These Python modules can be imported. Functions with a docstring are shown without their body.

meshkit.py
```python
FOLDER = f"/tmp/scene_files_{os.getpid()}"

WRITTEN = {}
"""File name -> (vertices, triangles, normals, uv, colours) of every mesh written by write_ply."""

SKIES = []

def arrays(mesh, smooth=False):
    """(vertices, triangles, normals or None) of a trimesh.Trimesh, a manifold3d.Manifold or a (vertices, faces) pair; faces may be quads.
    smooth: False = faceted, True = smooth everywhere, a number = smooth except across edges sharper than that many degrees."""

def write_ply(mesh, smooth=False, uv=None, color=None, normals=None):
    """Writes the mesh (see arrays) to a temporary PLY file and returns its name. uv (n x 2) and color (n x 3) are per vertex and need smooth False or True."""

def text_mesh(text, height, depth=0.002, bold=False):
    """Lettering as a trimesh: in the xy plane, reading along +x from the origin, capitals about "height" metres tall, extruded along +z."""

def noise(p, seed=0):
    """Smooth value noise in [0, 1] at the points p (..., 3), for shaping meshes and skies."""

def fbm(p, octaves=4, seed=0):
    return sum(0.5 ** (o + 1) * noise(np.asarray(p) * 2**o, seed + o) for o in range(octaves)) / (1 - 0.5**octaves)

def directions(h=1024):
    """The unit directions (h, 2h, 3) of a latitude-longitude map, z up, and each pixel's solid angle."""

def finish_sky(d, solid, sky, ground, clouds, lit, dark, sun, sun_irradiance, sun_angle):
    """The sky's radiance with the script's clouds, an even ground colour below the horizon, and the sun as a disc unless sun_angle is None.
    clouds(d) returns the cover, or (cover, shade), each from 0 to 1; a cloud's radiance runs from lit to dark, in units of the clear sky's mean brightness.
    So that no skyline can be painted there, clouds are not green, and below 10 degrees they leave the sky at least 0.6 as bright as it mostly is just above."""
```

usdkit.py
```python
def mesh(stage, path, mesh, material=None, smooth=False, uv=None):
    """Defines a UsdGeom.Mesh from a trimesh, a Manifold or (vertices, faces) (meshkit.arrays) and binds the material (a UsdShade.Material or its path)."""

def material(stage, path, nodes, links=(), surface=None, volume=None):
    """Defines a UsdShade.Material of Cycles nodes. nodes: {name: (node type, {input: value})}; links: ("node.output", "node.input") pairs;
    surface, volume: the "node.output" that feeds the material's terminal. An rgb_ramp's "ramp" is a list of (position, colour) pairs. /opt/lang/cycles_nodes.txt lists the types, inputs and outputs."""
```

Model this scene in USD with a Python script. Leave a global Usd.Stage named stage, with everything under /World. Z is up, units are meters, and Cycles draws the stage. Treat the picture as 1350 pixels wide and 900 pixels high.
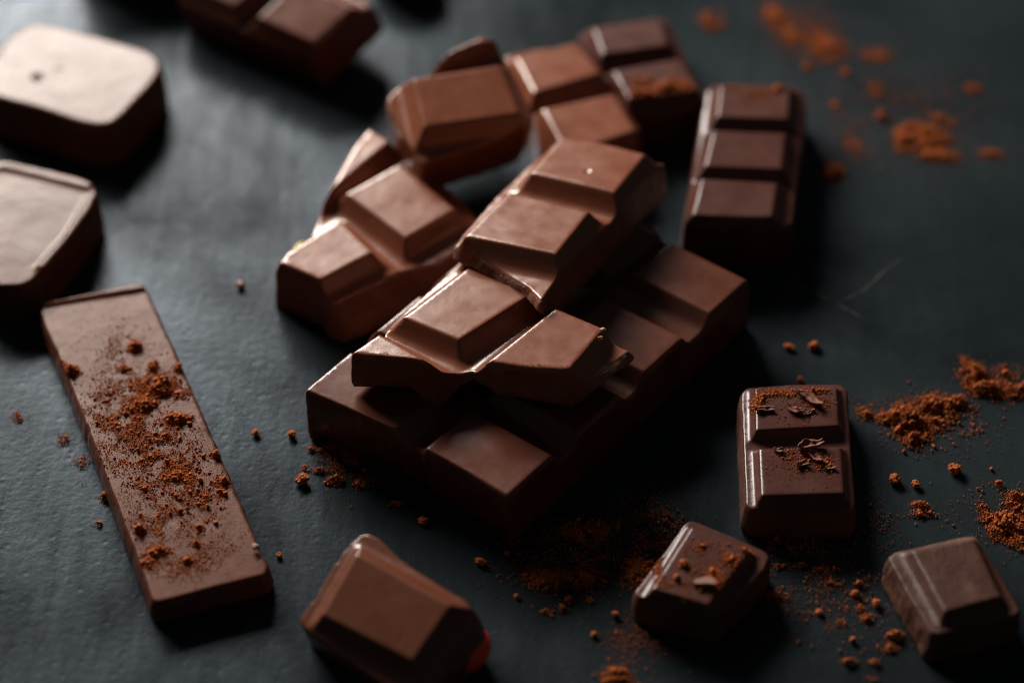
import math, random
import numpy as np
import trimesh, shapely, usdkit, meshkit
from scipy.spatial import Delaunay, cKDTree
from pxr import Gf, Sdf, Usd, UsdGeom, UsdLux, UsdShade, Vt

stage = Usd.Stage.CreateInMemory()
UsdGeom.SetStageUpAxis(stage, 'Z'); UsdGeom.SetStageMetersPerUnit(stage, 1.0)
UsdGeom.Xform.Define(stage, '/World'); UsdGeom.Scope.Define(stage, '/World/Looks')
CM = 0.01

# ---------------------------------------------------------------- camera, lamps
def frame(x, y, z, p):
    return Gf.Matrix4d(*map(float, (*x, 0, *y, 0, *z, 0, *p, 1)))
def look_at(p, target):
    p, target = np.array(p, float), np.array(target, float)
    z = p - target; z /= np.linalg.norm(z)
    x = np.cross([0, 0, 1], z); x /= np.linalg.norm(x)
    return frame(x, np.cross(z, x), z, p)
CAM_POS = [0.0,-0.38125,0.368169]
cam = UsdGeom.Camera.Define(stage, '/World/camera')
cam.AddTransformOp().Set(look_at(CAM_POS, (0, 0, 0)))
cam.CreateFocalLengthAttr(88.000); cam.CreateHorizontalApertureAttr(36.0); cam.CreateVerticalApertureAttr(24.0)
cam.CreateFStopAttr(5.8); cam.CreateFocusDistanceAttr(0.496)
cam.CreateClippingRangeAttr(Gf.Vec2f(0.01, 100.0))
cam.CreateExposureAttr(0.0)

def rect_light(name, az, el, dist, width, height, intensity, color, target=(0, 0, 0)):
    a, e = math.radians(az), math.radians(el)
    p = np.array(target) + dist * np.array([math.sin(a) * math.cos(e), math.cos(a) * math.cos(e), math.sin(e)])
    l = UsdLux.RectLight.Define(stage, '/World/' + name)
    l.AddTransformOp().Set(look_at(p, target))
    l.CreateWidthAttr(width); l.CreateHeightAttr(height); l.CreateIntensityAttr(intensity); l.CreateColorAttr(Gf.Vec3f(*color))
# a soft window behind and to the left of the table
rect_light('window_light', -27, 33, 0.75, 0.50, 0.20, 53.0, (1.0, 0.94, 0.87), (-0.06, 0.05, 0))
dome = UsdLux.DomeLight.Define(stage, '/World/room_glow')
room = usdkit.material(stage, '/World/Looks/room_glow', {'b': ('background_shader', {'color': (0.9, 0.95, 1.0), 'strength': 0.034})}, surface='b.background')
UsdShade.MaterialBindingAPI.Apply(dome.GetPrim()).Bind(room)

# ---------------------------------------------------------------- materials
def chocolate(name, color, rough, bloom=0.0, bloom_color=(0.45, 0.30, 0.24), spec=0.5, bump=0.15, tint=(1.0, 1.0, 1.0)):
    n = {'tc': ('texture_coordinate', {}),
         'n1': ('noise_texture', {'scale': 170.0, 'detail': 5.0, 'roughness': 0.6}),
         'n2': ('noise_texture', {'scale': 2600.0, 'detail': 3.0, 'roughness': 0.65}),
         'n3': ('noise_texture', {'scale': 60.0, 'detail': 4.0, 'roughness': 0.55, 'distortion': 0.6}),
         'r1': ('rgb_ramp', {'ramp': [(0.3, tuple(c * 0.90 for c in color)), (0.72, tuple(min(1, c * 1.1) for c in color))]}),
         'rb': ('map_range', {'from_min': 0.5, 'from_max': 0.75, 'to_min': 0.0, 'to_max': bloom, 'clamp': True}),
         'mx': ('mix', {'color2': bloom_color}),
         'rr': ('map_range', {'from_min': 0.25, 'from_max': 0.75, 'to_min': rough - 0.05, 'to_max': rough + 0.05, 'clamp': True}),
         'bp': ('bump', {'strength': bump, 'distance': 0.0004}),
         'b2': ('bump', {'strength': bump * 0.5, 'distance': 0.0022}),
         'p': ('principled_bsdf', {'specular_ior_level': spec, 'ior': 1.5, 'specular_tint': tint})}
    return usdkit.material(stage, '/World/Looks/' + name, n, [
        ('tc.object', 'n1.vector'), ('tc.object', 'n2.vector'), ('tc.object', 'n3.vector'), ('n1.fac', 'r1.fac'), ('n3.fac', 'rb.value'), ('rb.result', 'mx.fac'),
        ('r1.color', 'mx.color1'), ('mx.color', 'p.base_color'), ('n1.fac', 'rr.value'), ('rr.result', 'p.roughness'), ('n1.fac', 'b2.height'), ('b2.normal', 'bp.normal'), ('n2.fac', 'bp.height'), ('bp.normal', 'p.normal')], surface='p.BSDF')
MAT = {
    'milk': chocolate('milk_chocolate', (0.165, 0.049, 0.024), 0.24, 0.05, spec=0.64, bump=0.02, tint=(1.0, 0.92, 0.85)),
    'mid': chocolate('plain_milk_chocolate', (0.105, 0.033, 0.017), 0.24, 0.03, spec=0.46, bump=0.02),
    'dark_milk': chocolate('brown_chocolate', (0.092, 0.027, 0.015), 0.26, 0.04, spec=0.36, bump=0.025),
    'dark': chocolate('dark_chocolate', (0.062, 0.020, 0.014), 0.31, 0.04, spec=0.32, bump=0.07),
    'scuffed': chocolate('scuffed_chocolate', (0.060, 0.021, 0.013), 0.42, 0.5, (0.26, 0.15, 0.095), spec=0.25, bump=0.3),
    'stick': chocolate('stick_chocolate', (0.095, 0.033, 0.020), 0.30, 0.25, (0.17, 0.08, 0.052), bump=0.1, spec=0.125, tint=(1.0, 0.86, 0.78)),
    'praline': chocolate('praline_chocolate', (0.075, 0.029, 0.018), 0.24, 0.3, (0.18, 0.10, 0.07), bump=0.06, spec=0.115, tint=(1.0, 0.92, 0.88)),
    'milk_break': chocolate('broken_milk_chocolate', (0.185, 0.060, 0.028), 0.5, 0.2, spec=0.3, bump=0.9),
    'dark_break': chocolate('broken_dark_chocolate', (0.085, 0.032, 0.019), 0.55, 0.35, (0.20, 0.10, 0.06), spec=0.25, bump=0.8),
    'filling': chocolate('orange_filling', (0.36, 0.13, 0.04), 0.6, 0.2),
    'filling2': chocolate('tan_filling', (0.13, 0.06, 0.03), 0.6, 0.2),
    'shaving': chocolate('shaved_chocolate', (0.17, 0.062, 0.036), 0.6, 0.3, spec=0.25, bump=0.3),
}
MAT['cocoa'] = usdkit.material(stage, '/World/Looks/cocoa_powder', {
    'g': ('geometry', {}), 'n': ('noise_texture', {'scale': 900.0, 'detail': 4.0, 'roughness': 0.7}),
    'r': ('rgb_ramp', {'ramp': [(0.3, (0.22, 0.057, 0.016)), (0.7, (0.43, 0.118, 0.034))]}),
    'b': ('bump', {'strength': 0.5, 'distance': 0.0003}),
    'p': ('principled_bsdf', {'roughness': 0.95, 'specular_ior_level': 0.1})},
    [('g.position', 'n.vector'), ('n.fac', 'r.fac'), ('r.color', 'p.base_color'), ('n.fac', 'b.height'), ('b.normal', 'p.normal')], surface='p.BSDF')
def gloss(name, color, rough):
    return usdkit.material(stage, '/World/Looks/' + name, {'g': ('geometry', {}), 'n': ('noise_texture', {'scale': 500.0}), 'b': ('bump', {'strength': 0.1, 'distance': 0.001}),
        'p': ('principled_bsdf', {'base_color': color, 'roughness': rough, 'coat_weight': 0.3})}, [('g.position', 'n.vector'), ('n.fac', 'b.height'), ('b.normal', 'p.normal')], surface='p.BSDF')
MAT['red'] = gloss('red_sugar_shell', (0.75, 0.03, 0.012), 0.25)
MAT['yellow'] = gloss('yellow_sugar_shell', (0.55, 0.48, 0.03), 0.3)
MAT['chalk'] = usdkit.material(stage, '/World/Looks/pale_scratch', {'g': ('geometry', {}), 'n': ('noise_texture', {'scale': 700.0, 'detail': 3.0}),
    'rm': ('map_range', {'from_min': 0.35, 'from_max': 0.62, 'to_min': 0.0, 'to_max': 0.4, 'clamp': True}), 't': ('transparent_bsdf', {}),
    'p': ('principled_bsdf', {'base_color': (0.10, 0.09, 0.075), 'roughness': 0.8}), 'm': ('mix_closure', {})},
    [('g.position', 'n.vector'), ('n.fac', 'rm.value'), ('rm.result', 'm.fac'), ('t.BSDF', 'm.closure1'), ('p.BSDF', 'm.closure2')], surface='m.closure')
MAT['slate'] = usdkit.material(stage, '/World/Looks/slate', {
    'g': ('geometry', {}),
    'mp': ('mapping', {'rotation': (0, 0, math.radians(-52)), 'scale': (1.0, 0.22, 1.0)}),
    'st': ('noise_texture', {'scale': 240.0, 'detail': 6.0, 'roughness': 0.6, 'distortion': 0.4}),
    'fi': ('noise_texture', {'scale': 520.0, 'detail': 8.0, 'roughness': 0.62}),
    'lm': ('mapping', {'location': (0.15, 0.77, 0.0)}), 'lo': ('noise_texture', {'scale': 15.0, 'detail': 5.0, 'roughness': 0.6, 'distortion': 0.5}),
    'vo': ('voronoi_texture', {'scale': 330.0, 'randomness': 1.0}),
    'pit': ('map_range', {'from_min': 0.0, 'from_max': 0.28, 'to_min': -1.0, 'to_max': 0.0, 'clamp': True}),
    'col': ('rgb_ramp', {'ramp': [(0.3, (0.0085, 0.0115, 0.013)), (0.7, (0.019, 0.025, 0.028))]}),
    'rg': ('map_range', {'from_min': 0.25, 'from_max': 0.75, 'to_min': 0.22, 'to_max': 0.40, 'clamp': True}),
    'b1': ('bump', {'strength': 0.10, 'distance': 0.0007}), 'b2': ('bump', {'strength': 0.16, 'distance': 0.0005}), 'b3': ('bump', {'strength': 0.07, 'distance': 0.0005}),
    'p': ('principled_bsdf', {'specular_tint': (0.50, 0.73, 1.0)}),
    'sl': ('map_range', {'from_min': 0.32, 'from_max': 0.68, 'to_min': 0.017, 'to_max': 0.168, 'clamp': True})},
    [('g.position', 'mp.vector'), ('mp.vector', 'st.vector'), ('g.position', 'fi.vector'), ('g.position', 'lm.vector'), ('lm.vector', 'lo.vector'), ('g.position', 'vo.vector'), ('vo.distance', 'pit.value'),
     ('lo.fac', 'col.fac'), ('lo.fac', 'sl.value'), ('sl.result', 'p.specular_ior_level'), ('col.color', 'p.base_color'), ('st.fac', 'rg.value'), ('rg.result', 'p.roughness'),
     ('st.fac', 'b1.height'), ('b1.normal', 'b2.normal'), ('fi.fac', 'b2.height'), ('b2.normal', 'b3.normal'), ('pit.result', 'b3.height'), ('b3.normal', 'p.normal')], surface='p.BSDF')

# ---------------------------------------------------------------- helpers
USED = {}
def numbered(parent, name):
    k = USED.get((parent, name), -1) + 1; USED[(parent, name)] = k
    return f'{parent}/{name}' + (f'_{k:03d}' if k else '')
def tag(prim, label=None, cat=None, group=None, kind=None):
    for k, v in (('label', label), ('category', cat), ('group', group), ('kind', kind)):
        if v: prim.SetCustomDataByKey(k, v)
    return prim
def put(parent, name, v, f, mat, normals=None, smooth=False):
    path = numbered(parent, name)
    if normals is None:
        return usdkit.mesh(stage, path, (v, f), MAT[mat], smooth=smooth).GetPrim()
    used, inv = np.unique(f.ravel(), return_inverse=True)
    m = usdkit.mesh(stage, path, (v[used], inv.reshape(-1, 3)), MAT[mat])
    m.CreateNormalsAttr(Vt.Vec3fArray.FromNumpy(normals[used].astype(np.float32))); m.SetNormalsInterpolation('vertex')
    return m.GetPrim()
def xform(name, origin=(0, 0, 0), axes=np.eye(3)):
    x = UsdGeom.Xform.Define(stage, numbered('/World', name))
    x.AddTransformOp().Set(frame(*axes, np.array(origin, float)))
    return x.GetPrim()
def vertex_normals(v, f):
    n = np.zeros_like(v); fn = np.cross(v[f[:, 1]] - v[f[:, 0]], v[f[:, 2]] - v[f[:, 0]])
    for k in range(3): np.add.at(n, f[:, k], fn)
    return n / np.maximum(np.linalg.norm(n, axis=1, keepdims=True), 1e-12)

# ---------------------------------------------------------------- moulded, broken pieces of chocolate (centimetres in their own frame)
def softplus(x, r):
    return r * np.logaddexp(0, x / r)
def relief(piece, q):
    """Height above the base at the points q, and which raised square each belongs to."""
    T, g, w = piece['T'], piece['g'], piece['w']
    best, which = np.full(len(q), g), np.full(len(q), -1)
    for i, poly in enumerate(piece['plateaus']):
        a = np.array(poly); b = np.roll(a, -1, 0); d = b - a
        if np.sum(a[:, 0] * b[:, 1] - b[:, 0] * a[:, 1]) < 0: d = -d
        nrm = np.stack([d[:, 1], -d[:, 0]], 1) / np.linalg.norm(d, axis=1, keepdims=True)
        s = np.einsum('kc,nkc->nk', nrm, q[:, None, :] - a[None])
        pos = np.maximum(s, 0); out = (pos ** 6).sum(1) ** (1 / 6)
        dist = np.where(out > 0, out, s.max(1)) + 0.03 * w
        r = min(0.013, 0.10 * w)
        drop = g / w * (softplus(dist, r) - softplus(dist - w, min(0.065, 0.3 * w)))
        m = drop < best - 1e-9
        best[m], which[m] = np.minimum(drop[m], 2 * g), i
    if not piece['plateaus']: best = np.zeros(len(q))
    which[best > 0.985 * g] = -1
    n3 = np.c_[q * 1.1, np.full(len(q), piece['org'][0])]
    n4 = np.c_[q * 5.0, np.full(len(q), piece['org'][1])]
    z = T - best + piece['wob'] * 3.0 * (meshkit.fbm(n3, 2, 5) - 0.5) + piece['wob'] * 0.8 * (meshkit.fbm(n4, 3, 9) - 0.5)
    for dx, dy, dr, dd in piece['dimples']:
        z = z - dd * np.exp(-(((q - [dx, dy]) ** 2).sum(1) / dr ** 2) ** 1.6)
    return z, which
def build_piece(k, piece):
    rng = np.random.default_rng(100 + k)
    T, r = piece['T'], piece['r']
    o = np.array([p[:2] for p in piece['outline']]); dep = np.array([[T if p[2] is None else p[2], p[3]] for p in piece['outline']], float)
    if np.sum(o[:, 0] * np.roll(o[:, 1], -1) - np.roll(o[:, 0], -1) * o[:, 1]) < 0: o, dep = o[::-1], dep[::-1]
    # corners cut slightly round, then a dense walk round the outline
    for _ in range(2):
        nx, dn = np.roll(o, -1, 0), np.roll(dep, -1, 0)
        L = np.linalg.norm(nx - o, axis=1); c = np.minimum(0.25, piece['r'] * 0.6 / np.maximum(L, 1e-6))[:, None]
        o = np.stack([o + (nx - o) * c, nx - (nx - o) * c], 1).reshape(-1, 2)
        dep = np.stack([dep + (dn - dep) * c, dn - (dn - dep) * c], 1).reshape(-1, 2)
    nx = np.roll(o, -1, 0); L = np.linalg.norm(nx - o, axis=1); s = np.r_[0, np.cumsum(L)]
    N = int(s[-1] / 0.03); t = np.arange(N) / N * s[-1]
    B = np.stack([np.interp(t, s, np.r_[o[:, i], o[0, i]]) for i in (0, 1)], 1); Dp, Fl = (np.interp(t, s, np.r_[dep[:, i], dep[0, i]]) for i in (0, 1))
    tang = np.roll(B, -1, 0) - np.roll(B, 1, 0); tang /= np.linalg.norm(tang, axis=1, keepdims=True); nor = np.stack([tang[:, 1], -tang[:, 0]], 1)
    jag = meshkit.fbm(np.c_[B * 4.5, np.full(N, k)], 4, 3) - 0.5
    B = B + nor * (jag * 2 * piece['outn'])[:, None]
    poly = shapely.Polygon(B).buffer(0)
    if poly.geom_type != 'Polygon': poly = max(poly.geoms, key=lambda p: p.area)
    pts = [B]
    for off in (0.022, 0.05, 0.085):
        ring = poly.buffer(-off)
        for gg in getattr(ring, 'geoms', [ring]):
            m = int(gg.exterior.length / 0.045)
            pts.append(np.array([gg.exterior.interpolate(j / m, True).coords[0] for j in range(m)]))
    tree = cKDTree(B); x0, y0, x1, y1 = poly.bounds; h = 0.05
    gx, gy = np.meshgrid(np.arange(x0, x1, h), np.arange(y0, y1, h)); gx[1::2] += h / 2
    grid = np.c_[gx.ravel(), gy.ravel()] + rng.uniform(-.004, .004, (gx.size, 2))
    grid = grid[shapely.contains_xy(poly, grid[:, 0], grid[:, 1])]
    grid = grid[tree.query(grid)[0] > 0.105]
    feat = []
    for pl in piece['plateaus']:
        pp = shapely.Polygon(pl)
        for off in (-0.035, -0.010, 0.010, 0.5 * piece['w'], piece['w'] - 0.012, piece['w'] + 0.010, piece['w'] + 0.04):
            ring = pp.buffer(off, join_style='mitre')
            for gg in getattr(ring, 'geoms', [ring]):
                if gg.is_empty: continue
                m = max(8, int(gg.exterior.length / 0.045))
                feat.append(np.array([gg.exterior.interpolate(j / m, True).coords[0] for j in range(m)]))
    if feat:
        feat = np.vstack(feat); feat = feat[shapely.contains_xy(poly, feat[:, 0], feat[:, 1])]; feat = feat[tree.query(feat)[0] > 0.10]
        grid = grid[cKDTree(feat).query(grid)[0] > 0.028]; grid = np.vstack([feat, grid])
    Q = np.vstack(pts + [grid])
    tri = Delaunay(Q).simplices; cen = Q[tri].mean(1)
    tri = tri[shapely.contains_xy(poly, cen[:, 0], cen[:, 1])]
    a, b, c = Q[tri[:, 0]], Q[tri[:, 1]], Q[tri[:, 2]]
    area = (b[:, 0] - a[:, 0]) * (c[:, 1] - a[:, 1]) - (b[:, 1] - a[:, 1]) * (c[:, 0] - a[:, 0])
    tri = tri[np.abs(area) > 1e-7]; area = area[np.abs(area) > 1e-7]; tri[area < 0] = tri[area < 0][:, ::-1]
    z, which = relief(piece, Q)
    dist = tree.query(Q)[0]; dist[:N] = 0
    rr = np.maximum(r - dist, 0); z = z - (r - np.sqrt(np.maximum(r * r - rr * rr, 0)))
    z += np.where(dist < 0.15, piece['rough'] * 0.6 * (meshkit.fbm(np.c_[Q * 7, np.full(len(Q), k)], 3, 8) - 0.5) * np.clip(1 - dist / 0.15, 0, 1), 0)
    V = [np.c_[Q, z]]; faces = [tri]; ring0 = np.arange(N); base = len(Q); z0 = z[:N]
    nl = 12; zb = T - Dp
    for l in range(1, nl + 1):
        f = l / nl; zz = z0 + (zb - z0) * f
        amp = piece['rough']; P3 = np.c_[B * 3.2, zz * 1.6 + k * 7]
        d = piece['draft'] * f + Fl * f ** 0.8 + r * (1 - (1 - min(1, f * 4)) ** 2) * 0.35
        d = d + amp * 3.2 * (meshkit.fbm(P3, 3, 11) - 0.5) * min(1, 2.5 * f) + amp * 0.9 * (meshkit.fbm(np.c_[B * 11, zz * 5 + k], 2, 4) - 0.5)
        if piece['und']: d = d - piece['und'] * f * f * np.clip(-nor[:, 1] * 1.2 - nor[:, 0] * 0.9 - 0.35, 0, 1)
        d = d - 0.04 * max(0, f - 0.85) / 0.15
        V.append(np.c_[B + nor * np.broadcast_to(d, (N,))[:, None], zz])
        ring1 = base + np.arange(N); base += N
        i0, i1, j0, j1 = ring0, np.roll(ring0, -1), ring1, np.roll(ring1, -1)
        faces += [np.stack([i0, j0, i1], 1), np.stack([i1, j0, j1], 1)]; ring0 = ring1
    last = V[-1]
    t2 = Delaunay(last[:, :2]).simplices; c2 = last[t2][:, :, :2].mean(1)
    p2 = shapely.Polygon(last[:, :2]).buffer(0); t2 = t2[shapely.contains_xy(p2, c2[:, 0], c2[:, 1])]
    V.append(last); a, b, c = last[t2[:, 0]], last[t2[:, 1]], last[t2[:, 2]]
    ar = (b[:, 0] - a[:, 0]) * (c[:, 1] - a[:, 1]) - (b[:, 1] - a[:, 1]) * (c[:, 0] - a[:, 0]); t2[ar > 0] = t2[ar > 0][:, ::-1]
    faces.append(t2 + base)
    V = np.vstack(V) * CM; Fc = np.vstack(faces); nrm = vertex_normals(V, Fc)
    root = xform(piece['name'], np.array(piece['org']) * CM, np.array(piece['axes']))
    tag(root, piece['label'], piece['cat'], piece['group'])
    path = str(root.GetPath())
    owner = np.full(len(Fc), -1); w3 = which[tri]
    owner[:len(tri)] = np.where((w3[:, 0] == w3[:, 1]) & (w3[:, 1] == w3[:, 2]), w3[:, 0], -1)
    side = np.zeros(len(Fc), bool)
    if piece['brk']:
        side[len(tri):len(tri) + 2 * N * nl] = True
        put(path, 'broken_face', V, Fc[side], piece['brk'], nrm)
    put(path, 'body', V, Fc[(owner < 0) & ~side], piece['mat'], nrm)
    for i in range(len(piece['plateaus'])):
        if (owner == i).sum() > 20: put(path, piece['part'], V, Fc[owner == i], piece['mat'], nrm)
    return path

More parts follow.
